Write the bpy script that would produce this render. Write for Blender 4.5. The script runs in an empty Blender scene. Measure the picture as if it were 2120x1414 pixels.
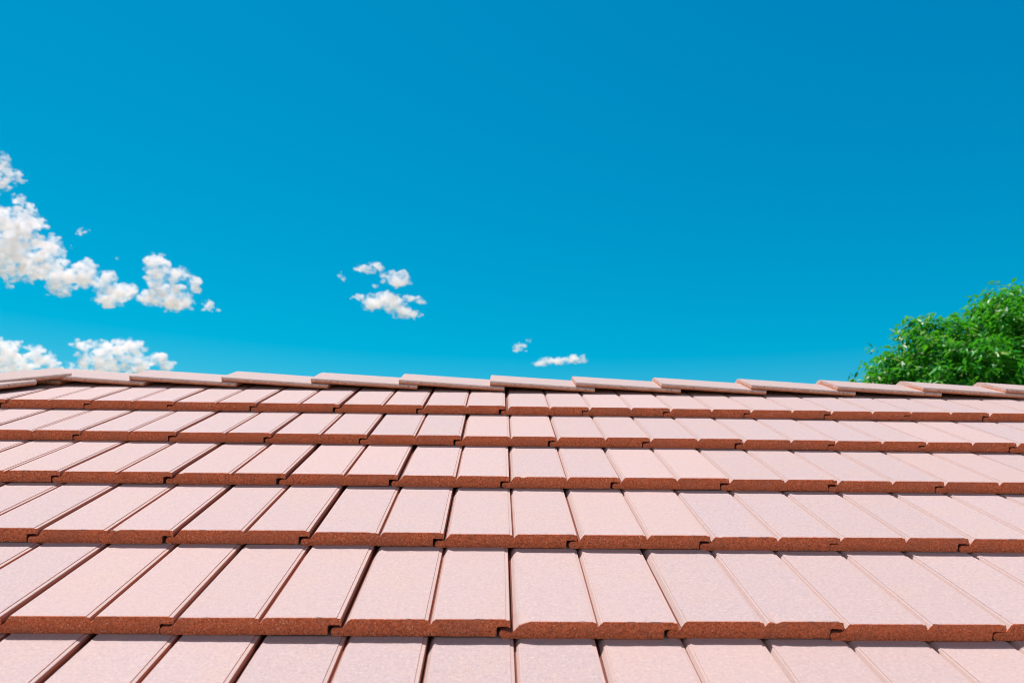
import bpy, math, random
import numpy as np
from mathutils import Vector, Matrix, noise

random.seed(7)
rng = np.random.default_rng(11)
scene = bpy.context.scene
col = scene.collection

# ------------------------------------------------------------------ camera
PITCH = math.radians(25.0)                 # pitch of the roof slope
ROOF0 = Vector((0.0, 0.0, 4.6))            # origin of the slope: front lip of the topmost course
cP, sP = math.cos(PITCH), math.sin(PITCH)
ROOF = Matrix.Translation(ROOF0) @ Matrix.Rotation(PITCH, 4, 'X')   # (across, up the slope, off the slope) -> world


def rx(a): return Matrix.Rotation(a, 3, 'X')
def ry(a): return Matrix.Rotation(a, 3, 'Y')
def rz(a): return Matrix.Rotation(a, 3, 'Z')


F_PX = 1504.39                             # focal length in pixels of the 2120 px wide photograph
CAM_R = rx(PITCH) @ rz(-0.0200) @ rx(-0.1906) @ ry(-0.0197)    # x right, y forward, z up
CAM_POS = ROOF @ Vector((-0.0403, -2.5574, 0.7454))
cd = bpy.data.cameras.new('camera')
cam = bpy.data.objects.new('camera', cd)
col.objects.link(cam)
M = CAM_R @ rx(math.radians(90))
cam.matrix_world = Matrix.Translation(CAM_POS) @ M.to_4x4()
cd.sensor_width = 36.0
cd.lens = F_PX / 2120 * 36
cd.clip_start = 0.05
cd.clip_end = 20000
cd.dof.use_dof = True
cd.dof.focus_distance = 1.85
cd.dof.aperture_fstop = 4.5
scene.camera = cam


def at(px, py, depth):
    """world point seen at a pixel of the photograph, at a depth along the view axis"""
    d = Vector(((px - 1060) / F_PX, 1.0, (707 - py) / F_PX)) * depth
    return CAM_POS + CAM_R @ d


# ------------------------------------------------------------------ light
SUN_ROOF = Vector((-0.24, 0.66, 0.74)).normalized()      # towards the sun, in the roof's frame
SUN = (rx(PITCH) @ SUN_ROOF).normalized()
elev = math.asin(SUN.z)
azim = math.atan2(SUN.x, SUN.y)
w = bpy.data.worlds.new('World')
scene.world = w
w.use_nodes = True
nt = w.node_tree
nt.nodes.clear()
sky = nt.nodes.new('ShaderNodeTexSky')
sky.sky_type = 'NISHITA'
sky.sun_disc = False
sky.sun_elevation = elev
sky.sun_rotation = azim
sky.altitude = 800
sky.air_density = 1.0
sky.dust_density = 0.35
sky.ozone_density = 1.0
sep = nt.nodes.new('ShaderNodeSeparateColor')
com = nt.nodes.new('ShaderNodeCombineColor')
bg = nt.nodes.new('ShaderNodeBackground')
bg.inputs['Strength'].default_value = 0.1165
wo = nt.nodes.new('ShaderNodeOutputWorld')
nt.links.new(sky.outputs[0], sep.inputs[0])


def wmath(op, a, b=None):
    n = nt.nodes.new('ShaderNodeMath'); n.operation = op
    for i, x in enumerate((a, b)):
        if x is None: continue
        if isinstance(x, (int, float)): n.inputs[i].default_value = x
        else: nt.links.new(x, n.inputs[i])
    return n.outputs[0]


# a deeply saturated clear sky: the red share left over the blue is what haze near the horizon adds
r_ = wmath('MAXIMUM', wmath('SUBTRACT', sep.outputs[0], wmath('MULTIPLY', sep.outputs[2], 0.42)), 0.0)
tcw = nt.nodes.new('ShaderNodeTexCoord')
dt = nt.nodes.new('ShaderNodeVectorMath'); dt.operation = 'DOT_PRODUCT'
nt.links.new(tcw.outputs['Generated'], dt.inputs[0]); dt.inputs[1].default_value = SUN
# warm fill light added: glow round the sun, pale band above the horizon
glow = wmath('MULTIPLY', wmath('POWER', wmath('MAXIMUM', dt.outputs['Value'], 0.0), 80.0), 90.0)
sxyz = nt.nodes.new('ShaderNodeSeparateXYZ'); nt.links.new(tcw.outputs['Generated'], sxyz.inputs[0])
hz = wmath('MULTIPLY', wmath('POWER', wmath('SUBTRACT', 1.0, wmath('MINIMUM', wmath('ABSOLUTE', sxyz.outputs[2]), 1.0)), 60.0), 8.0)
# warm fill light added to the unseen sky behind the viewer, for shaded tiles
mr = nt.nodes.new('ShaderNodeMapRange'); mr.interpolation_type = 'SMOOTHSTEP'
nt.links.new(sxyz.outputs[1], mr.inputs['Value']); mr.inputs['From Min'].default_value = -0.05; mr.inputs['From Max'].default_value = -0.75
back_fill = wmath('MULTIPLY', mr.outputs['Result'], 3.0)
extra = wmath('ADD', wmath('ADD', glow, hz), back_fill)
gg = wmath('MULTIPLY', wmath('POWER', sep.outputs[1], 0.92), 0.91)
bb = wmath('MULTIPLY', wmath('POWER', sep.outputs[2], 0.62), 1.72)
# unseen sky dimmed towards the zenith and behind the viewer, to deepen shadows
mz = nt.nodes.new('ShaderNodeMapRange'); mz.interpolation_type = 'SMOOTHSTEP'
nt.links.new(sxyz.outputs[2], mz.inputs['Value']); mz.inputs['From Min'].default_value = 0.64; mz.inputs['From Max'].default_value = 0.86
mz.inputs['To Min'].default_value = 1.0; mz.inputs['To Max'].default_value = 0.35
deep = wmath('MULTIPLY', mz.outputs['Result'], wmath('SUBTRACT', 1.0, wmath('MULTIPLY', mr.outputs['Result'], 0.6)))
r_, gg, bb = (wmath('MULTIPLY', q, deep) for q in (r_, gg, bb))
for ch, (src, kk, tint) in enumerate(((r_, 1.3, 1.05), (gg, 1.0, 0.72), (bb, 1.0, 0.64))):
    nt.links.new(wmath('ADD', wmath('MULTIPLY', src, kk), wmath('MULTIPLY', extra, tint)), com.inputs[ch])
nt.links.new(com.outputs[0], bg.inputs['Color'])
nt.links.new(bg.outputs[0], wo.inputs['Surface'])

sd = bpy.data.lights.new('sun', 'SUN')
sd.energy = 5.0
sd.angle = math.radians(0.5)
sd.color = (1.0, 0.95, 0.92)
so = bpy.data.objects.new('sun', sd)
col.objects.link(so)
so.rotation_euler = SUN.to_track_quat('Z', 'Y').to_euler()
so.location = (0, 0, 30)

scene.view_settings.view_transform = 'Standard'
scene.view_settings.look = 'None'
scene.view_settings.exposure = 0.16
scene.view_settings.gamma = 1.0
scene.view_settings.use_curve_mapping = False
scene.render.engine = 'CYCLES'
scene.cycles.transparent_max_bounces = 48
scene.cycles.max_bounces = 10
scene.cycles.diffuse_bounces = 6
scene.cycles.use_denoising = True
scene.cycles.filter_width = 1.0
scene.cycles.volume_bounces = 28
scene.cycles.max_bounces = 32
scene.cycles.volume_step_rate = 1.0
scene.cycles.volume_max_steps = 96


# ------------------------------------------------------------------ helpers
def tag(o, label=None, cat=None, group=None, kind=None):
    if label: o['label'] = label
    if cat: o['category'] = cat
    if group: o['group'] = group
    if kind: o['kind'] = kind
    return o


def mesh_obj(name, verts, faces, mat, parent=None, smooth=False):
    me = bpy.data.meshes.new(name)
    me.from_pydata([tuple(v) for v in verts], [], faces)
    me.materials.append(mat)
    if smooth:
        me.polygons.foreach_set('use_smooth', [True] * len(me.polygons))
    me.update()
    o = bpy.data.objects.new(name, me)
    col.objects.link(o)
    if parent: o.parent = parent
    return o


def np_mesh(name, V, Fc, mat, parent=None, smooth=False):
    """V (n,3) floats, Fc (m,k) ints, all faces with k corners"""
    me = bpy.data.meshes.new(name)
    k = Fc.shape[1]
    me.vertices.add(len(V)); me.vertices.foreach_set('co', V.astype(np.float32).ravel())
    me.loops.add(Fc.size); me.loops.foreach_set('vertex_index', Fc.astype(np.int32).ravel())
    me.polygons.add(len(Fc))
    me.polygons.foreach_set('loop_start', np.arange(0, Fc.size, k, dtype=np.int32))
    me.polygons.foreach_set('loop_total', np.full(len(Fc), k, dtype=np.int32))
    if smooth: me.polygons.foreach_set('use_smooth', np.ones(len(Fc), dtype=bool))
    me.materials.append(mat)
    me.update(calc_edges=True)
    o = bpy.data.objects.new(name, me)
    col.objects.link(o)
    if parent: o.parent = parent
    return o


class NT:
    """small node-tree writer"""
    def __init__(s, name):
        s.m = bpy.data.materials.new(name); s.m.use_nodes = True
        s.t = s.m.node_tree; s.t.nodes.clear()
        s.out = s.t.nodes.new('ShaderNodeOutputMaterial')

    def n(s, typ, ins=None, **props):
        x = s.t.nodes.new(typ)
        for k, v in props.items(): setattr(x, k, v)
        for k, v in (ins or {}).items(): s.put(x.inputs[k], v)
        return x

    def put(s, sock, v):
        if hasattr(v, 'is_output'): s.t.links.new(v, sock)
        else: sock.default_value = v

    def math(s, op, a, b=0.0, clamp=False):
        return s.n('ShaderNodeMath', {0: a, 1: b}, operation=op, use_clamp=clamp).outputs[0]

    def noise(s, vec, scale, detail=3.0, rough=0.5):
        return s.n('ShaderNodeTexNoise', {'Vector': vec, 'Scale': scale, 'Detail': detail, 'Roughness': rough}).outputs['Fac']

    def ramp(s, fac, a, b):
        return s.n('ShaderNodeMapRange', {'Value': fac, 'From Min': a, 'From Max': b}, interpolation_type='SMOOTHSTEP').outputs['Result']

    def mix(s, fac, a, b, mode='MIX'):
        x = s.n('ShaderNodeMix', data_type='RGBA', blend_type=mode)
        s.put(x.inputs[0], fac); s.put(x.inputs[6], a); s.put(x.inputs[7], b)
        return x.outputs[2]


def rgb(r, g, b): return (r, g, b, 1.0)


# ------------------------------------------------------------------ materials
PALE = rgb(0.468, 0.374, 0.372)
PEACH = rgb(0.51, 0.37, 0.33)
WALL = rgb(0.50, 0.145, 0.085)
RUST = rgb(0.75, 0.215, 0.10)
RUST_D = rgb(0.27, 0.075, 0.045)


def tile_material(name, front_axis_is_edge=True, T=0.028):
    t = NT(name)
    tc = t.n('ShaderNodeTexCoord')
    info = t.n('ShaderNodeObjectInfo')
    rnd = info.outputs['Random']
    off = t.n('ShaderNodeCombineXYZ', {0: t.math('MULTIPLY', rnd, 37.0), 1: t.math('MULTIPLY', rnd, 91.0), 2: 0.0}).outputs[0]
    p = t.n('ShaderNodeVectorMath', {0: tc.outputs['Object'], 1: off}, operation='ADD').outputs[0]
    xyz = t.n('ShaderNodeSeparateXYZ', {0: tc.outputs['Object']})
    y, z = xyz.outputs[1], xyz.outputs[2]
    # weathered face of the tile: pale pink with sandy grain, peach and lilac clouding
    cloudy = t.noise(p, 9.0, 4.0, 0.6)
    grain = t.noise(p, 300.0, 4.0, 0.8)
    grain2 = t.noise(p, 150.0, 3.0, 0.7)
    c = t.mix(t.math('MULTIPLY', t.ramp(cloudy, 0.42, 0.70), 0.6), PALE, rgb(0.49, 0.378, 0.338))
    c = t.mix(t.math('MULTIPLY', t.ramp(t.noise(p, 60.0, 3.0, 0.6), 0.48, 0.70), 0.5), c, rgb(0.40, 0.335, 0.36))
    c = t.mix(t.math('MULTIPLY', t.ramp(grain, 0.48, 0.62), 0.62), c, rgb(0.31, 0.225, 0.23))
    c = t.mix(t.math('MULTIPLY', t.ramp(grain2, 0.54, 0.68), 0.50), c, rgb(0.62, 0.53, 0.53))
    # a few dark specks
    vor = t.n('ShaderNodeTexVoronoi', {'Vector': p, 'Scale': 26.0, 'Randomness': 1.0})
    speck = t.math('MULTIPLY', t.math('LESS_THAN', vor.outputs['Distance'], 0.035),
                   t.math('GREATER_THAN', t.n('ShaderNodeSeparateColor', {0: vor.outputs['Color']}).outputs[0], 0.80))
    c = t.mix(t.math('MULTIPLY', speck, 0.6), c, rgb(0.22, 0.13, 0.11))
    # tile to tile tone
    tone = t.math('ADD', t.math('MULTIPLY', rnd, 0.06), 0.97)
    rnd2 = t.math('FRACT', t.math('MULTIPLY', rnd, 17.3))
    c = t.mix(t.math('MULTIPLY', rnd2, 0.32), c, t.mix(0.9, c, rgb(0.56, 0.385, 0.33)))
    c = t.n('ShaderNodeHueSaturation', {'Hue': 0.5, 'Saturation': 1.0, 'Value': tone, 'Fac': 1.0, 'Color': c}).outputs[0]
    # raw body of the concrete: rust red with dark pits and pale sand
    g1 = t.noise(p, 260.0, 4.0, 0.8)
    g2 = t.noise(p, 150.0, 3.0, 0.6)
    b = t.mix(t.ramp(g2, 0.35, 0.65), RUST, rgb(0.58, 0.15, 0.065))
    b = t.mix(t.math('MULTIPLY', t.ramp(g1, 0.50, 0.60), 0.92), b, RUST_D)
    b = t.mix(t.ramp(t.noise(p, 330.0, 2.0, 0.6), 0.62, 0.70), b, rgb(0.88, 0.55, 0.40))
    b = t.mix(t.math('MULTIPLY', t.ramp(t.noise(p, 14.0, 2.0), 0.45, 0.7), 0.35), b, rgb(0.40, 0.15, 0.10))
    edge_n = t.math('MULTIPLY', t.math('SUBTRACT', t.noise(p, 260.0, 3.0, 0.7), 0.5), 0.0035)
    at_ = t.n('ShaderNodeAttribute', attribute_name='raw', attribute_type='GEOMETRY').outputs['Fac']
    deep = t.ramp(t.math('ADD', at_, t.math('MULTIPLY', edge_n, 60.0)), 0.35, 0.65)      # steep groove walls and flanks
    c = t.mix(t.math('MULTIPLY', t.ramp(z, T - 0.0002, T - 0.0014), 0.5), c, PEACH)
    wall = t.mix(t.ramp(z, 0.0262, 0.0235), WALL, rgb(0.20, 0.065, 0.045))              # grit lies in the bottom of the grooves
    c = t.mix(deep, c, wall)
    raw = t.ramp(t.math('ADD', y, edge_n), 0.0017, 0.0006)               # the cut front
    c = t.mix(raw, c, b)
    h = t.math('ADD', t.math('MULTIPLY', grain, 0.35), t.math('MULTIPLY', t.math('MULTIPLY', g1, raw), 2.2))
    bump = t.n('ShaderNodeBump', {'Height': h, 'Strength': 0.55, 'Distance': 0.0012})
    bs = t.n('ShaderNodeBsdfPrincipled', {'Base Color': c, 'Roughness': 0.85, 'Specular IOR Level': 0.25, 'Normal': bump.outputs[0]})
    t.t.links.new(bs.outputs[0], t.out.inputs[0])
    return t.m


def ridge_material():
    """ridge tiles: same pale face; the thick lower edge is raw, pale and pitted above, brown below"""
    t = NT('ridge_tile_concrete')
    tc = t.n('ShaderNodeTexCoord')
    rnd = t.n('ShaderNodeObjectInfo').outputs['Random']
    off = t.n('ShaderNodeCombineXYZ', {0: t.math('MULTIPLY', rnd, 37.0), 1: 0.0, 2: 0.0}).outputs[0]
    p = t.n('ShaderNodeVectorMath', {0: tc.outputs['Object'], 1: off}, operation='ADD').outputs[0]
    at_ = t.n('ShaderNodeAttribute', attribute_name='raw', attribute_type='GEOMETRY').outputs['Fac']
    grain = t.noise(p, 800.0, 3.0, 0.7)
    c = t.mix(t.ramp(t.noise(p, 9.0, 4.0, 0.6), 0.42, 0.66), rgb(0.43, 0.345, 0.335), rgb(0.45, 0.35, 0.32))
    c = t.mix(t.math('MULTIPLY', t.ramp(grain, 0.52, 0.70), 0.40), c, rgb(0.40, 0.27, 0.26))
    g1 = t.noise(p, 230.0, 4.0, 0.75)
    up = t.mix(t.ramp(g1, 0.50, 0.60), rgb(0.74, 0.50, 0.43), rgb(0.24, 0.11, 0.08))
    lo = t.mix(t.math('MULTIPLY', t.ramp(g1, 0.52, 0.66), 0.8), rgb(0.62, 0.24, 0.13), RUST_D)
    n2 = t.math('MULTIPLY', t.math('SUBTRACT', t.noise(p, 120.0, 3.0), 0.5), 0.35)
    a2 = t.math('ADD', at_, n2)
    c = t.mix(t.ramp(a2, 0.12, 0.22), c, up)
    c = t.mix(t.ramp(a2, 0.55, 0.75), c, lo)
    h = t.math('ADD', t.math('MULTIPLY', grain, 0.35), t.math('MULTIPLY', t.math('MULTIPLY', g1, at_), 1.6))
    bump = t.n('ShaderNodeBump', {'Height': h, 'Strength': 0.6, 'Distance': 0.0015})
    bs = t.n('ShaderNodeBsdfPrincipled', {'Base Color': c, 'Roughness': 0.85, 'Specular IOR Level': 0.25, 'Normal': bump.outputs[0]})
    t.t.links.new(bs.outputs[0], t.out.inputs[0])
    return t.m


def plain_material(name, c1, c2, scale, rough=0.9, bump=0.3):
    t = NT(name)
    tc = t.n('ShaderNodeTexCoord')
    f = t.noise(tc.outputs['Object'], scale, 5.0, 0.6)
    c = t.mix(t.ramp(f, 0.35, 0.65), rgb(*c1), rgb(*c2))
    b = t.n('ShaderNodeBump', {'Height': f, 'Strength': bump, 'Distance': 0.02})
    bs = t.n('ShaderNodeBsdfPrincipled', {'Base Color': c, 'Roughness': rough, 'Normal': b.outputs[0]})
    t.t.links.new(bs.outputs[0], t.out.inputs[0])
    return t.m


def leaf_material():
    t = NT('leaf')
    g = t.n('ShaderNodeNewGeometry')
    r = g.outputs['Random Per Island']
    cr = t.n('ShaderNodeValToRGB')
    t.put(cr.inputs[0], r)
    e = cr.color_ramp.elements
    e[0].position = 0.0; e[0].color = rgb(0.006, 0.11, 0.018)
    e[1].position = 1.0; e[1].color = rgb(0.34, 0.46, 0.07)
    for pos, c in ((0.35, (0.010, 0.21, 0.020)), (0.7, (0.04, 0.38, 0.020)), (0.92, (0.13, 0.43, 0.03))):
        x = e.new(pos); x.color = rgb(*c)
    bs = t.n('ShaderNodeBsdfPrincipled', {'Base Color': cr.outputs[0], 'Roughness': 0.42, 'Specular IOR Level': 0.45})
    tr = t.n('ShaderNodeBsdfTranslucent', {'Color': t.mix(0.5, cr.outputs[0], rgb(0.14, 0.68, 0.01))})
    mx = t.n('ShaderNodeMixShader', {0: 0.35, 1: bs.outputs[0], 2: tr.outputs[0]})
    t.t.links.new(mx.outputs[0], t.out.inputs[0])
    return t.m


def cloud_material():
    """water droplets: a white scattering body, its rim soft where it is thin"""
    t = NT('cloud_vapour')
    tc = t.n('ShaderNodeTexCoord')
    nz = t.noise(tc.outputs['Object'], 0.050, 7.0, 0.70)
    d = t.math('MULTIPLY', t.ramp(nz, 0.42, 0.66), 0.17)
    v = t.n('ShaderNodeVolumePrincipled', {'Color': rgb(0.995, 0.99, 1.0), 'Density': d, 'Anisotropy': -0.05})
    t.t.links.new(v.outputs[0], t.out.inputs['Volume'])
    return t.m


M_TILE = tile_material('roof_tile_concrete', T=0.0325)
M_RIDGE = ridge_material()
M_DECK = plain_material('roofing_felt', (0.03, 0.03, 0.032), (0.05, 0.048, 0.045), 40)
M_WALL = plain_material('render_wall', (0.55, 0.50, 0.43), (0.62, 0.57, 0.5), 3)
M_GROUND = plain_material('dry_grass', (0.20, 0.20, 0.09), (0.30, 0.25, 0.15), 0.6)
M_BARK = plain_material('bark', (0.09, 0.065, 0.045), (0.16, 0.12, 0.09), 18, bump=0.9)
M_LEAF = leaf_material()
M_CLOUD = cloud_material()

# ------------------------------------------------------------------ ground
G = 6000.0
gnd = mesh_obj('ground', [(-G, -G, 0), (G, -G, 0), (G, G, 0), (-G, G, 0)], [(0, 1, 2, 3)], M_GROUND)
tag(gnd, 'dry grassy ground around the house', kind='structure')

# ------------------------------------------------------------------ the roof
root = bpy.data.objects.new('tiled_roof', None)
col.objects.link(root)
root.matrix_world = ROOF
tag(root, 'pale pink concrete tiled roof slope rising in stepped courses to its ridge', 'roof')

GA, T, W = 0.345, 0.0325, 0.300            # course gauge, tile thickness, cover width
TILT = math.atan2(T + 0.0006, GA)
BASE_N = -0.0232
V_RIDGE, N_RIDGE = 0.495, -0.036          # where the slopes would meet
HIP_U = -1.845                            # top of the hip, across the slope
HIPD = Vector((-cP, -1.0, 0)).normalized()       # down the hip, in the slope's frame
HIPP = Vector((-HIPD.y, HIPD.x, 0))              # square to it, into the slope
# (across, height, rawness): the top and the bevels are coated, the steep left wall of each groove and the flanks are raw
PROFILE_TOP = [(0.2925, 0.0240, 1), (0.2924, 0.0258, 0), (0.2918, 0.0264, 0), (0.2858, 0.0267, 0), (0.2856, 0.0267, 1), (0.2853, 0.0279, 1), (0.2851, 0.028, 0),
               (0.1590, 0.028, 0), (0.1588, 0.0279, .42), (0.1586, 0.0268, .42), (0.1584, 0.0267, 0), (0.1560, 0.0258, 0), (0.1514, 0.0205, 0), (0.1508, 0.0200, 1), (0.1482, 0.0195, 1),
               (0.1468, 0.0252, 1), (0.1464, 0.0258, 0), (0.1408, 0.0267, 0), (0.1406, 0.0267, 1), (0.1403, 0.0279, 1), (0.1401, 0.028, 0),
               (0.0078, 0.028, 0), (0.0076, 0.0279, .42), (0.0074, 0.0268, .42), (0.0072, 0.0267, 0), (0.0050, 0.0256, 0), (-0.0012, 0.0186, 0), (-0.0020, 0.0176, 1)]
PROFILE_REST = [(-0.0035, 0.0160, 1), (-0.0065, 0.0146, 1), (-0.0080, 0.0142, 1), (-0.0225, 0.0138, 1), (-0.0265, 0.0105, 1), (-0.0275, 0.006, 1), (-0.0250, 0.0012, 1),
                (-0.0215, 0.0, 1), (0.268, 0.0, 1), (0.2686, 0.0015, 1), (0.2690, 0.0150, 1), (0.2725, 0.0162, 1), (0.2890, 0.0162, 1), (0.2920, 0.0140, 1), (0.2933, 0.0160, 1), (0.2936, 0.0215, 1)]


def dense(poly, step):
    out = []
    for i, a in enumerate(poly):
        b = poly[(i + 1) % len(poly)]
        L = math.hypot(b[0] - a[0], b[1] - a[1])
        k = max(1, int(L / step))
        for j in range(k):
            out.append(tuple(a[q] + (b[q] - a[q]) * j / k for q in range(3)))
    return out


PROFILE = dense(PROFILE_TOP + PROFILE_REST, 0.0036)
PROFILE_COARSE = PROFILE_TOP + PROFILE_REST
STATIONS = [0.0, 0.0012, 0.004, 0.05, 0.2, 0.30, 0.42]


def tile_geometry(seed, fine=True, chip=None):
    """one interlocking tile: origin at its front lower left corner, x across, y up the slope"""
    prof = PROFILE if fine else PROFILE_COARSE
    r = random.Random(seed)
    n = len(prof)
    ph = r.uniform(0, 100)
    V = []
    for si, v in enumerate(STATIONS):
        for (x, z, q_) in prof:
            z = z * T / 0.028
            xx, vv, zz = x, v, z
            if si <= 1:
                e = noise.noise(Vector((x * 160, ph, z * 160)))
                e2 = noise.noise(Vector((x * 45, ph + 9, z * 60)))
                vv += 0.0009 * e + (0.0008 * e2)
                if si == 0:
                    top = z > T - 0.0015
                    zz += (-0.0009 if top else (0.0009 if z < 0.001 else 0)) + 0.0011 * e
                    if top and fine and e2 > 0.25: zz -= 0.0012 * (e2 - 0.25) / 0.3
                    xx += 0.0007 if x < -0.02 else 0
                else:
                    zz += 0.0005 * e
            if chip and v < 0.02:
                dx = abs(x - chip[0])
                if dx < chip[1] and z > chip[3]:
                    zz -= (1 - dx / chip[1]) * chip[2] * (1 - v / 0.02)
            V.append((xx, vv, zz))
    F = [tuple(range(n))]
    for s in range(len(STATIONS) - 1):
        for i in range(n):
            j = (i + 1) % n
            F.append((s * n + i, (s + 1) * n + i, (s + 1) * n + j, s * n + j))
    F.append(tuple(reversed([(len(STATIONS) - 1) * n + i for i in range(n)])))
    return V, F


def fix_normals(o):
    import bmesh
    bm = bmesh.new(); bm.from_mesh(o.data)
    bmesh.ops.recalc_face_normals(bm, faces=bm.faces)
    bm.to_mesh(o.data); bm.free()


def cut(o, mat, planes):
    """trim a tile where it runs under the ridge or the hip; planes are in the slope's frame (point, normal kept below)"""
    import bmesh
    inv = mat.inverted()
    bm = bmesh.new(); bm.from_mesh(o.data)
    for co, no in planes:
        c = inv @ co
        d = (inv.to_3x3() @ no).normalized()
        res = bmesh.ops.bisect_plane(bm, geom=bm.verts[:] + bm.edges[:] + bm.faces[:], plane_co=c, plane_no=d, clear_outer=True)
        ed = [g for g in res['geom_cut'] if isinstance(g, bmesh.types.BMEdge)]
        if ed: bmesh.ops.holes_fill(bm, edges=ed, sides=0)
    ok = len(bm.faces) > 6
    bm.to_mesh(o.data); bm.free()
    return ok


# measured small sideways drift of the tiles along each course (metres, against the regular grid)
DRIFT = {0: ([-1.65, -1.05, -.75, -.45, -.15, .15, .45, .75, 1.05, 1.35, 1.65], [-.002, -.005, -.005, -.003, -.001, .003, .002, -.001, -.002, -.005, -.011]),
         1: ([-1.5, -.9, -.3, .3, .6, .9, 1.2, 1.5], [.006, .004, .005, .008, .006, .006, .002, -.003]),
         2: ([-1.35, -1.05, -.75, -.15, .15, .45, .75, 1.05, 1.35], [-.003, -.005, -.002, .004, .005, .006, .004, .001, -.001]),
         3: ([-.9, -.6, 0, .3, .6, .9], [-.001, .001, .003, .004, .002, -.002]),
         4: ([-.75, -.45, -.15, .15, .45, .75], [-.001, -.0035, -.0035, -.002, 0, -.005])}
VISIBLE = {0: (-2.25, 2.25), 1: (-2.05, 2.05), 2: (-1.75, 1.8), 3: (-1.5, 1.5), 4: (-1.25, 1.25), 5: (-1.1, 1.1)}
hip_plane = (Vector((HIP_U, V_RIDGE, 0)) + HIPP * 0.02, -HIPP)
ridge_plane = (Vector((0, V_RIDGE - 0.03, 0)), Vector((0, 1, 0)))
far_V, far_F = [], []
n_tiles = 0
for k in range(0, 10):
    row_u = 0.0 if k % 2 == 0 else -0.15
    row_dv = random.uniform(-.0015, .0015)
    for i in range(-18, 13):
        u0 = row_u + i * W
        uc = u0 + 0.15
        if uc + 0.2 < HIP_U + (V_RIDGE + k * GA - GA) * HIPD.x / abs(HIPD.y) * 1.0 - 0.1: continue
        if uc > 3.4: continue
        lo, hi = VISIBLE.get(k, (9, -9))
        seen = lo <= uc <= hi
        du = float(np.interp(uc, *DRIFT[k])) if k in DRIFT else 0.0
        jr = random.Random(k * 131 + i)
        loc = Vector((u0 + du + jr.uniform(-.0006, .0006), -k * GA + row_dv + jr.uniform(-.0022, .0022), BASE_N + jr.uniform(.0002, .0016)))
        mat = Matrix.Translation(loc) @ Matrix.Rotation(jr.uniform(-.0035, .0035), 4, 'Z') @ Matrix.Rotation(-.0062 + jr.uniform(-.0025, .0025), 4, 'Y') @ Matrix.Rotation(-TILT + jr.uniform(-.0012, .0012), 4, 'X')
        chip = None
        if (k, i) == (4, 0): chip = (0.004, 0.024, 0.009, 0.016)
        elif (k, i) == (2, 0): chip = (0.03, 0.012, 0.003, 0.030)
        elif jr.random() < 0.22: chip = (jr.choice([0.012, 0.135, 0.165, 0.285]) + jr.uniform(-.006, .006), jr.uniform(.006, .014), jr.uniform(.0015, .0040), 0.028)
        V, F = tile_geometry(k * 100 + i, seen, chip)
        near_hip = u0 - 0.1 < HIP_U + (V_RIDGE + k * GA) * HIPD.x / abs(HIPD.y) + 0.5
        if seen:
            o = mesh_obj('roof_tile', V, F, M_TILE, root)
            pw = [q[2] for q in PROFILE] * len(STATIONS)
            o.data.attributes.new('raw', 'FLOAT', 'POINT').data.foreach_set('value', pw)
            planes = []
            if k <= 1: planes.append(ridge_plane)
            if near_hip: planes.append(hip_plane)
            if planes and not cut(o, mat, planes):
                bpy.data.objects.remove(o); continue
            fix_normals(o)
            o.matrix_local = mat
            n_tiles += 1
        else:
            P = [mat @ Vector(v) for v in V]
            if near_hip and min((q - hip_plane[0]).dot(HIPP) for q in P) < -0.05: continue
            b = len(far_V)
            far_V += [tuple(q) for q in P]
            far_F += [tuple(b + q for q in f) for f in F]
M_FIELD = plain_material('roof_tile_field_concrete', PALE[:3], (0.49, 0.378, 0.338), 30)
fld = mesh_obj('roof_tile_field', far_V, far_F, M_FIELD, root)
fix_normals(fld)
tag(fld, kind='stuff')


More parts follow.
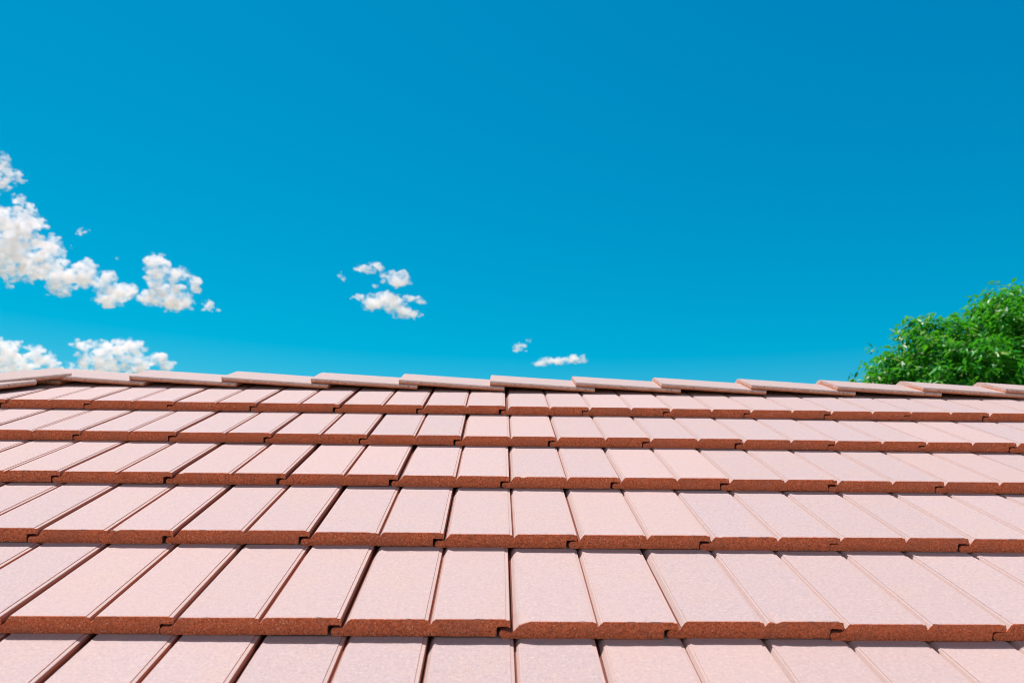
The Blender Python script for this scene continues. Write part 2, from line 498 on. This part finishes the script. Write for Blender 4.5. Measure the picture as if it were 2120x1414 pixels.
# ---- ridge and hip tiles
def cap_geometry(seed, length, leg, half_angle_drop, th=0.0185):
    """angular ridge tile lying along +x, apex along the top; near leg towards -y. Returns verts, faces, raw weights.
    half_angle_drop: fall of each leg per metre"""
    r = random.Random(seed)
    a = math.atan(half_angle_drop)
    c, s = math.cos(a), math.sin(a)
    out, raws = [], []
    # outer surface from near lower edge over the apex to the far lower edge, then back underneath
    def pt(d, off):                          # d: signed distance from the apex along the leg, off: under the face
        sg = -1 if d < 0 else 1
        return (sg * (abs(d) * c - off * s * 1.0 * (1 if abs(d) > 0.001 else 0)), -abs(d) * s - off * c)
    seq = [(-leg, 0.003, .15), (-leg + .004, 0.0, 0), (-leg + .012, 0, 0), (-leg * .5, 0, 0), (-.035, 0, 0), (-.016, 0.0007, 0), (-.005, 0.0026, 0), (.005, 0.0026, 0), (.016, .0007, 0),
           (.035, 0, 0), (leg * .5, 0, 0), (leg - .012, 0, 0), (leg - .004, 0, 0), (leg, .003, .15), (leg + .001, th * .5, .6), (leg, th - .003, 1), (leg - .004, th, 1),
           (.03, th, .9), (.004, th + .003, .9), (-.004, th + .003, .9), (-.03, th, .9), (-leg + .004, th, 1), (-leg, th - .003, 1), (-leg - .001, th * .5, .55)]
    prof = [pt(d, o) for d, o, _ in seq]
    rw = [q for _, _, q in seq]
    n = len(prof)
    m = int(length / 0.006)
    xs = [0.0] + [0.002] + [length * i / m for i in range(1, m)] + [length - 0.002, length]
    V, R_ = [], []
    ph = r.uniform(0, 50)
    for si, x in enumerate(xs):
        endcap = si in (0, len(xs) - 1)
        for (y, z), q in zip(prof, rw):
            e = noise.noise(Vector((x * 120, ph, y * 60)))
            e2 = noise.noise(Vector((x * 35, ph + 7, y * 30 + z * 90)))
            yy, zz = y, z
            if q > 0:                        # ragged raw edge
                yy += 0.0009 * e
                zz += 0.0009 * e2 + (0.0008 * e if q < .3 else 0)
            xx = x
            if endcap:
                k_ = 0.985
                zz = (zz + 0.003) * k_ - 0.003 - (0.0006 if q == 0 else -0.0004)
                xx += 0.0012 * noise.noise(Vector((y * 90, ph, z * 60)))
            V.append((xx, yy, zz)); R_.append(q if not endcap else max(q, 0.3))
    F = [tuple(range(n))]
    for s_ in range(len(xs) - 1):
        for i in range(n):
            j = (i + 1) % n
            F.append((s_ * n + i, (s_ + 1) * n + i, (s_ + 1) * n + j, s_ * n + j))
    F.append(tuple(reversed([(len(xs) - 1) * n + i for i in range(n)])))
    return V, F, R_


def add_cap(name, seed, length, leg, drop, mat, th=0.0185):
    V, F, R_ = cap_geometry(seed, length, leg, drop, th)
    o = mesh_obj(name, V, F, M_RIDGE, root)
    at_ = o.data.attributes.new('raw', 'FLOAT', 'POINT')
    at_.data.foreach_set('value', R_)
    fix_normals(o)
    o.matrix_local = mat
    return o


CAP_DROP = math.tan(math.radians(20.0))   # legs a little flatter than the roof
LEG = 0.185
V_EDGE, N_EDGE = 0.315, 0.026             # near lower edge of a ridge tile, left end
LEFT_U = [-1.885, -1.5190, -1.1495, -.7900, -.4360, -.0655, .2840, .6360, 1.0050, 1.3620, 1.7180, 2.060, 2.41, 2.76, 3.11]
rot_world = Matrix.Rotation(-PITCH, 4, 'X')      # level the cap inside the slope's frame
for i, u in enumerate(LEFT_U):
    nxt = LEFT_U[i + 1] if i + 1 < len(LEFT_U) else u + 0.35
    lower = Matrix.Translation(Vector((u, V_EDGE, N_EDGE)))
    a20 = math.radians(20)
    apex = Vector((0, LEG * math.cos(a20), LEG * math.sin(a20)))      # from the lower edge to the apex, in level axes
    jr = random.Random(900 + i)
    mt = lower @ rot_world @ Matrix.Translation(apex) @ Matrix.Rotation(0.054 + jr.uniform(-.003, .003), 4, 'Y') @ Matrix.Rotation(jr.uniform(-.004, .004), 4, 'Z')
    add_cap('ridge_tile', 500 + i, min(0.43, nxt - u + 0.078), LEG, CAP_DROP, mt)

# the short closing piece bedded under the first ridge tile
mt = Matrix.Translation(Vector((-1.925, V_EDGE + 0.004, N_EDGE - 0.021))) @ rot_world @ Matrix.Translation(apex) @ Matrix.Rotation(0.03, 4, 'Y')
add_cap('ridge_tile', 499, 0.125, LEG, CAP_DROP, mt)

# hip tiles run down from the end of the ridge; their near legs lie on this slope
hx = Vector((HIPD.x, HIPD.y, 0))                     # down the hip in the slope's frame
hw = (rx(PITCH) @ hx).normalized()                    # the same in the world
hip_z = Vector((0, 0, 1)) - hw * hw.z
hip_z.normalize()
hip_y = hip_z.cross(-hw).normalized()
Rw = Matrix((-hw, hip_y, hip_z)).transposed()         # cap axes in the world; +x goes up the hip
Rl = (rx(-PITCH) @ Rw).to_4x4()
HIP_TOP = Vector((HIP_U, V_RIDGE, 0.02))
for i, (s0, leg_, len_) in enumerate([(0.36, 0.165, 0.30), (0.655, 0.255, 0.43), (0.95, 0.18, 0.43), (1.17, 0.18, 0.43), (1.52, 0.18, 0.43), (1.87, 0.18, 0.43)]):
    # the lower end of each hip tile lies over the one below
    pos = HIP_TOP + hx * s0
    mt = Matrix.Translation(pos + Vector((0, 0, (0.022, 0.037, -0.004, 0.0, 0.0, 0.0)[i]))) @ Rl @ Matrix.Rotation((0.055, 0.03, .05, .05, .05, .05)[i], 4, 'Y') @ Matrix.Rotation((0.0, 0.16, 0, 0, 0, 0)[i], 4, 'Z')
    add_cap('hip_tile', 700 + i, len_, leg_, math.tan(math.radians(17)), mt)

# roof boarding under the tiles: the near slope, the far slope and the hipped end, as one solid
R_W = ROOF
def rw_(u, v, n): return Vector((u, v, n))
EAVE_V = -3.75
def lw(x, y, z): return R_W.inverted() @ Vector((x, y, z))
rid = R_W @ Vector((0, V_RIDGE, N_RIDGE - 0.012))
ev = R_W @ Vector((0, EAVE_V, -0.060))
run = rid.y - ev.y
XR = 3.45
pts = [(HIP_U - run, ev.y, ev.z), (XR, ev.y, ev.z), (XR, rid.y + run, ev.z), (HIP_U - run, rid.y + run, ev.z), (HIP_U, rid.y, rid.z), (XR, rid.y, rid.z)]
thk = 0.12
V = [lw(*q) for q in pts] + [lw(q[0], q[1], q[2] - thk) for q in pts[:4]]
F = [(0, 1, 5, 4), (2, 3, 4, 5), (3, 0, 4), (1, 2, 5), (0, 6, 7, 1), (1, 7, 8, 2), (2, 8, 9, 3), (3, 9, 6, 0), (6, 9, 8, 7)]
deck = mesh_obj('roof_deck', V, F, M_DECK, root)
fix_normals(deck)

# ------------------------------------------------------------------ tree behind the ridge
def tube_geo(points, radii, sides, V, F, rnd):
    base = len(V)
    prev = None
    for i, p_ in enumerate(points):
        d = (points[min(i + 1, len(points) - 1)] - points[max(i - 1, 0)]).normalized()
        s_ = d.cross(Vector((0.3, 0.9, 0.1))).normalized()
        t_ = d.cross(s_)
        for j in range(sides):
            a = 2 * math.pi * j / sides
            rr = radii[i] * (1 + 0.12 * math.sin(3 * a + i))
            V.append(tuple(p_ + s_ * math.cos(a) * rr + t_ * math.sin(a) * rr))
    for i in range(len(points) - 1):
        for j in range(sides):
            k_ = (j + 1) % sides
            F.append((base + i * sides + j, base + i * sides + k_, base + (i + 1) * sides + k_, base + (i + 1) * sides + j))


TD = 9.0
CROWN = [  # photograph pixel, depth, radius (m)
    (2235, 970, 9.6, 1.95), (1975, 905, 9.0, 1.00), (1862, 815, 8.8, 0.42), (1925, 765, 8.9, 0.52), (1990, 765, 9.0, 0.55), (2062, 722, 9.2, 0.50),
    (2125, 708, 9.2, 0.60), (2205, 735, 9.3, 0.85), (2330, 760, 9.8, 1.15), (2450, 860, 9.8, 1.6), (2200, 810, 8.4, 1.0), (2050, 850, 8.2, 0.75), (2380, 1010, 8.6, 1.3), (1900, 880, 8.5, 0.6)]
lobes = [(at(a, b, d), r) for a, b, d, r in CROWN]
cc = lobes[0][0]
tree_base = Vector((cc.x + 0.2, cc.y, 0))
tree = bpy.data.objects.new('broadleaf_tree', None)
col.objects.link(tree)
tree.location = tree_base
tag(tree, 'leafy green tree with glossy leaves showing above the right end of the ridge', 'tree')
tv, tf = [], []
fork = tree_base + Vector((0.1, 0, 2.4))
tube_geo([tree_base, tree_base + Vector((0.05, 0.03, 0.4)), tree_base + Vector((0.02, 0, 1.3)), fork], [.30, .21, .18, .17], 14, tv, tf, random)
for c_, r in lobes:
    mid = fork.lerp(c_, 0.5) + Vector((random.uniform(-.2, .2), random.uniform(-.2, .2), -0.15))
    tube_geo([fork - Vector((0, 0, .1)), fork.lerp(mid, .5) + Vector((0, 0, .08)), mid, c_, c_ + (c_ - mid).normalized() * r * .4], [.11, .085, .065, .025, .008], 8, tv, tf, random)
    for q in range(8):
        d = Vector((random.gauss(0, 1), random.gauss(0, 1), random.gauss(0, 1) + .2)).normalized()
        tube_geo([mid.lerp(c_, .7), c_ + d * r * .45, c_ + d * r * .72 + Vector((0, 0, -.03))], [.025, .015, .005], 5, tv, tf, random)
tv = [tuple(Vector(q) - tree_base) for q in tv]
trunk = mesh_obj('trunk', tv, tf, M_BARK, tree, smooth=True)


def make_leaves(n_sprays, leaves_per):
    C = np.array([tuple(l[0]) for l in lobes]); Rr = np.array([l[1] for l in lobes])
    pr = Rr ** 2.2; pr /= pr.sum()
    idx = rng.choice(len(Rr), n_sprays, p=pr)
    d = rng.normal(size=(n_sprays, 3)); d[:, 2] += 0.15
    d /= np.linalg.norm(d, axis=1)[:, None]
    # uneven outline: the shell swells and shrinks with direction
    ph = rng.uniform(0, 6, size=(len(Rr), 3))
    P3 = ph[idx]
    bumpy = 1 + 0.14 * np.sin(5 * d[:, 0] + P3[:, 0]) * np.sin(6 * d[:, 2] + P3[:, 1]) + 0.10 * np.sin(13 * d[:, 1] + P3[:, 2]) * np.sin(11 * d[:, 2] + P3[:, 0])
    rad = Rr[idx] * bumpy * (rng.uniform(0.0, 1.0, n_sprays) ** 0.33 * 0.36 + 0.66)
    base = C[idx] + d * rad[:, None]
    stray = rng.uniform(size=n_sprays) < 0.06
    rad[stray] *= rng.uniform(1.04, 1.16, stray.sum())
    base = C[idx] + d * rad[:, None]
    # drop sprays well inside another lobe
    keep = np.ones(n_sprays, bool)
    for c_, r_ in zip(C, Rr):
        keep &= np.linalg.norm(base - c_, axis=1) > r_ * 0.55
    # gaps: leave out clumps
    g = np.sin(base[:, 0] * 5.1 + 1.3 * np.sin(base[:, 2] * 4.3)) * np.sin(base[:, 1] * 4.7 + 1.1) * np.sin(base[:, 2] * 5.7 + base[:, 0] * 1.9)
    keep &= (g > -0.20) | (rng.uniform(size=n_sprays) < 0.18)
    base, d = base[keep], d[keep]
    n = len(base)
    # twig direction: outwards, arching over
    tw = d + rng.normal(scale=.45, size=(n, 3)); tw[:, 2] += 0.25
    tw /= np.linalg.norm(tw, axis=1)[:, None]
    k = leaves_per
    tpos = np.linspace(0.0, 1.0, k)
    B = np.repeat(base, k, 0); TW = np.repeat(tw, k, 0)
    tt = np.tile(tpos, n)[:, None]
    pos = B + TW * tt * 0.16 + np.array([0, 0, -0.03]) * tt ** 2
    ang = np.tile(np.arange(k) * 2.4, n) + np.repeat(rng.uniform(0, 6.28, n), k)
    ref = np.cross(TW, np.array([0.01, 0.02, 1.0])); ref /= np.linalg.norm(ref, axis=1)[:, None] + 1e-9
    ref2 = np.cross(TW, ref)
    out = ref * np.cos(ang)[:, None] + ref2 * np.sin(ang)[:, None]
    L = out * 0.85 + TW * 0.55 + rng.normal(scale=.2, size=out.shape); L[:, 2] -= 0.42          # leaves droop
    L /= np.linalg.norm(L, axis=1)[:, None]
    S = np.cross(L, np.array([0, 0, 1.0]) + rng.normal(scale=.35, size=L.shape)); S /= np.linalg.norm(S, axis=1)[:, None] + 1e-9
    N = np.cross(S, L)
    ln = rng.uniform(0.07, 0.125, len(L))[:, None]; wd = ln * rng.uniform(0.14, 0.21, len(L))[:, None]
    droop = -0.12 * ln
    a = pos
    b1 = pos + L * ln * .38 + S * wd + N * wd * .35
    b2 = pos + L * ln * .38 - S * wd + N * wd * .35
    m1 = pos + L * ln * .45
    c1 = pos + L * ln * .75 + S * wd * .7 + N * wd * .2 + np.array([0, 0, 1.0]) * droop * .5
    c2 = pos + L * ln * .75 - S * wd * .7 + N * wd * .2 + np.array([0, 0, 1.0]) * droop * .5
    tip = pos + L * ln + np.array([0, 0, 1.0]) * droop
    m2 = pos + L * ln * .8 + np.array([0, 0, 1.0]) * droop * .6
    V = np.stack([a, b1, b2, m1, c1, c2, m2, tip], 1).reshape(-1, 3)
    o = (np.arange(len(L)) * 8)[:, None]
    quads = np.array([[0, 1, 3, 3], [0, 3, 2, 2], [1, 4, 6, 3], [3, 6, 5, 2], [4, 7, 6, 6], [6, 7, 5, 5]])
    tris = np.array([[0, 1, 3], [0, 3, 2], [1, 4, 6], [1, 6, 3], [3, 6, 5], [3, 5, 2], [4, 7, 6], [6, 7, 5]])
    F = (o[:, :, None] + tris[None]).reshape(-1, 3)
    return V - np.array(tuple(tree_base)), F


LV, LF = make_leaves(21000, 9)
np_mesh('crown', LV, LF, M_LEAF, tree)

# ------------------------------------------------------------------ clouds
def ico(sub):
    import bmesh
    bm = bmesh.new(); bmesh.ops.create_icosphere(bm, subdivisions=sub, radius=1.0)
    V = np.array([tuple(v.co) for v in bm.verts]); F = np.array([[v.index for v in f.verts] for f in bm.faces])
    bm.free()
    return V, F


ICO = ico(2)
PUFFS = []
for q in range(7):
    V, F = ICO
    V = V.copy()
    rr = []
    for p_ in V:
        v = Vector(p_)
        f = noise.fractal(v * 1.3 + Vector((q * 11.0, 3, 5)), 0.8, 2.1, 4)
        rr.append(1 + 0.42 * f)
    PUFFS.append(V * np.array(rr)[:, None])
CAMR = np.array(CAM_R); CPOS = np.array(tuple(CAM_POS))


VOX = 1.0


def drop_crumbs(me, share=0.03):
    """keep the pieces of a cloud that are not tiny against its largest piece"""
    import bmesh
    bm = bmesh.new(); bm.from_mesh(me)
    seen, isl = set(), []
    for v in bm.verts:
        if v in seen: continue
        st, comp = [v], []
        seen.add(v)
        while st:
            a = st.pop(); comp.append(a)
            for e in a.link_edges:
                b = e.other_vert(a)
                if b not in seen: seen.add(b); st.append(b)
        isl.append(comp)
    big = max(len(c) for c in isl)
    bmesh.ops.delete(bm, geom=[v for c in isl if len(c) < big * share for v in c], context='VERTS')
    bm.to_mesh(me); bm.free()


def make_cloud(name, label, lobes_px, dist, n, size=(3.5, 9.0), seed=0, ragged=0.35):
    """lobes_px: (px, py, half width, half height) in the photograph; puffs fill each lobe in depth too"""
    r = np.random.default_rng(seed)
    A = np.array([l[2] * l[3] for l in lobes_px], float); A /= A.sum()
    Vs, Fs, b = [], [], 0
    m = dist / F_PX
    c0 = np.array(tuple(at(lobes_px[0][0], lobes_px[0][1], dist)))
    for q in range(n):
        l = lobes_px[r.choice(len(A), p=A)]
        d = r.normal(size=3); d /= np.linalg.norm(d); rad = r.uniform() ** (1 / 2.4)
        out = r.uniform() < ragged * 0.5
        if out: rad = r.uniform(0.95, 1.18)
        s = r.uniform(*size) * (0.40 if out else (1.15 - 0.6 * rad)) * min(1.0, (l[3] / 16.0) ** 0.7)
        px = l[0] + d[0] * rad * max(l[2] - s * .6, 1); py = l[1] + d[2] * rad * max(l[3] - s * .6, 1)
        dd = d[1] * rad * (l[2] + l[3]) * 0.5 * m
        px = l[0] + (px - l[0]) * 1.26; py = l[1] + (py - l[1]) * 1.26
        loc = np.array([(px - 1060) * m, dist, (707 - py) * m]) * (1 + dd / dist)
        wv = CPOS + CAMR @ loc
        V = PUFFS[r.integers(7)]
        th = r.uniform(0, 6.28, 3)
        R_ = np.array(Matrix.Rotation(th[0], 3, 'X') @ Matrix.Rotation(th[1], 3, 'Y') @ Matrix.Rotation(th[2], 3, 'Z'))
        sc = s * m * np.array([r.uniform(1.0, 1.7), r.uniform(.9, 1.2), r.uniform(.7, 1.0)])
        V = (V @ R_.T) * sc + wv - c0
        Vs.append(V); Fs.append(ICO[1] + b); b += len(V)
    tmp = np_mesh(name, np.concatenate(Vs), np.concatenate(Fs), M_CLOUD)
    rm = tmp.modifiers.new('r', 'REMESH'); rm.mode = 'VOXEL'; rm.voxel_size = VOX; rm.adaptivity = 0
    dg = bpy.context.evaluated_depsgraph_get()
    me = bpy.data.meshes.new_from_object(tmp.evaluated_get(dg))
    bpy.data.objects.remove(tmp)
    drop_crumbs(me)
    o = bpy.data.objects.new(name, me); col.objects.link(o)
    if not me.materials: me.materials.append(M_CLOUD)
    o.location = c0
    tag(o, label, 'cloud', 'white clouds low in the blue sky')
    return o


CLOUDS = [
    ('upright white cloud fragment at the left edge, above the largest cloud',
     [(6, 345, 24, 32), (28, 368, 22, 18), (2, 385, 18, 22), (45, 372, 14, 10)], 260, 0.4),
    ('thin wispy scrap of cloud just above the largest cloud at the left edge',
     [(38, 415, 22, 12), (60, 428, 16, 9), (98, 422, 9, 5), (28, 402, 9, 7)], 90, 0.8),
    ('largest white cloud, cut by the left edge of the picture',
     [(20, 480, 70, 55), (60, 510, 65, 60), (15, 545, 60, 48), (80, 560, 50, 36), (60, 455, 30, 22), (112, 520, 20, 30), (0, 440, 25, 20), (145, 565, 55, 30), (125, 595, 25, 28), (180, 560, 25, 22), (165, 580, 35, 22)], 1300, 0.35),
    ('tiny oval puff of cloud alone above the largest cloud',
     [(171, 480, 14, 8), (168, 472, 6, 5)], 36, 0.5),
    ('tiny faint puff of cloud alone above the gap between the largest and the ragged cloud',
     [(242, 533, 7, 8)], 16, 0.6),
    ('tiny scrap of cloud just off the right shoulder of the largest cloud',
     [(149, 510, 8, 6)], 14, 0.6),
    ('ragged white cloud with a hooked upper lobe, right of the largest cloud',
     [(230, 615, 36, 24), (225, 580, 15, 20), (215, 595, 14, 18), (262, 600, 24, 16), (330, 560, 32, 26), (320, 540, 18, 16), (365, 570, 34, 17), (405, 590, 12, 18), (345, 605, 48, 20), (310, 620, 34, 15), (365, 630, 30, 16), (385, 620, 16, 12), (330, 590, 30, 12)], 620, 0.5),
    ('small star shaped puff of cloud at the right tip of the ragged cloud',
     [(432, 632, 16, 12), (446, 644, 10, 8), (425, 625, 9, 6)], 60, 0.6),
    ('low white cloud touching the ridge at the left edge of the picture',
     [(15, 740, 50, 34), (0, 720, 30, 20), (45, 762, 45, 22), (95, 745, 30, 16), (75, 725, 18, 12), (110, 770, 25, 14), (52, 692, 12, 8), (35, 683, 7, 6)], 420, 0.5),
    ('low ragged white cloud rising from behind the left part of the ridge',
     [(220, 725, 58, 22), (270, 720, 32, 20), (165, 712, 20, 10), (200, 755, 55, 26), (270, 755, 60, 22), (325, 740, 22, 12), (345, 760, 22, 14), (165, 775, 40, 14)], 480, 0.6),
    ('flat based white cloud in the middle of the sky, lower of the central pair',
     [(790, 623, 36, 16), (775, 625, 24, 15), (745, 617, 15, 8), (820, 625, 30, 12), (855, 618, 20, 9), (872, 626, 10, 7), (840, 648, 34, 13), (825, 637, 26, 12), (800, 612, 16, 10), (805, 662, 16, 6), (770, 660, 10, 5), (762, 636, 14, 8)], 330, 0.35),
    ('broken arc shaped white cloud, upper of the central pair',
     [(750, 556, 16, 9), (765, 562, 16, 7), (775, 549, 11, 7), (788, 556, 6, 7), (812, 568, 14, 9), (828, 580, 18, 15), (836, 568, 12, 9), (800, 583, 12, 6), (778, 592, 6, 5), (800, 570, 14, 8)], 260, 0.6),
    ('faint speck of cloud, the higher of two above the central pair',
     [(682, 473, 4, 5)], 10, 0.7),
    ('faint speck of cloud just above the arc shaped cloud of the central pair',
     [(727, 514, 5, 4)], 9, 0.7),
    ('small torn wisp of cloud left of the central pair',
     [(704, 570, 6, 9), (711, 578, 6, 7)], 26, 0.7),
    ('small curled white puff above the ridge, right of the central pair',
     [(1070, 718, 9, 10), (1084, 716, 12, 9), (1094, 704, 7, 6), (1078, 724, 10, 6)], 60, 0.5),
    ('tiny scrap of cloud close above the ridge under the curled puff',
     [(1057, 755, 8, 5)], 16, 0.5),
    ('faint flat scrap of cloud left of the curled puff, close above the ridge',
     [(1047, 737, 6, 3)], 10, 0.5),
    ('long thin white cloud just above the ridge, furthest right',
     [(1120, 752, 20, 8), (1135, 746, 15, 7), (1155, 748, 16, 6), (1165, 747, 8, 8), (1195, 742, 18, 9), (1205, 747, 12, 6), (1178, 747, 18, 8), (1160, 748, 14, 8)], 190, 0.45),
]
for ci, (lab, lb, n_, rg) in enumerate(CLOUDS):
    make_cloud('cloud', lab, lb, 1400.0, n_, (4.5, 12.5) if len(lb) > 4 else ((3.5, 7.5) if len(lb) > 1 else (2.0, 3.5)), 40 + ci, rg)
print('tiles', n_tiles, 'leaves', len(LF) // 8)
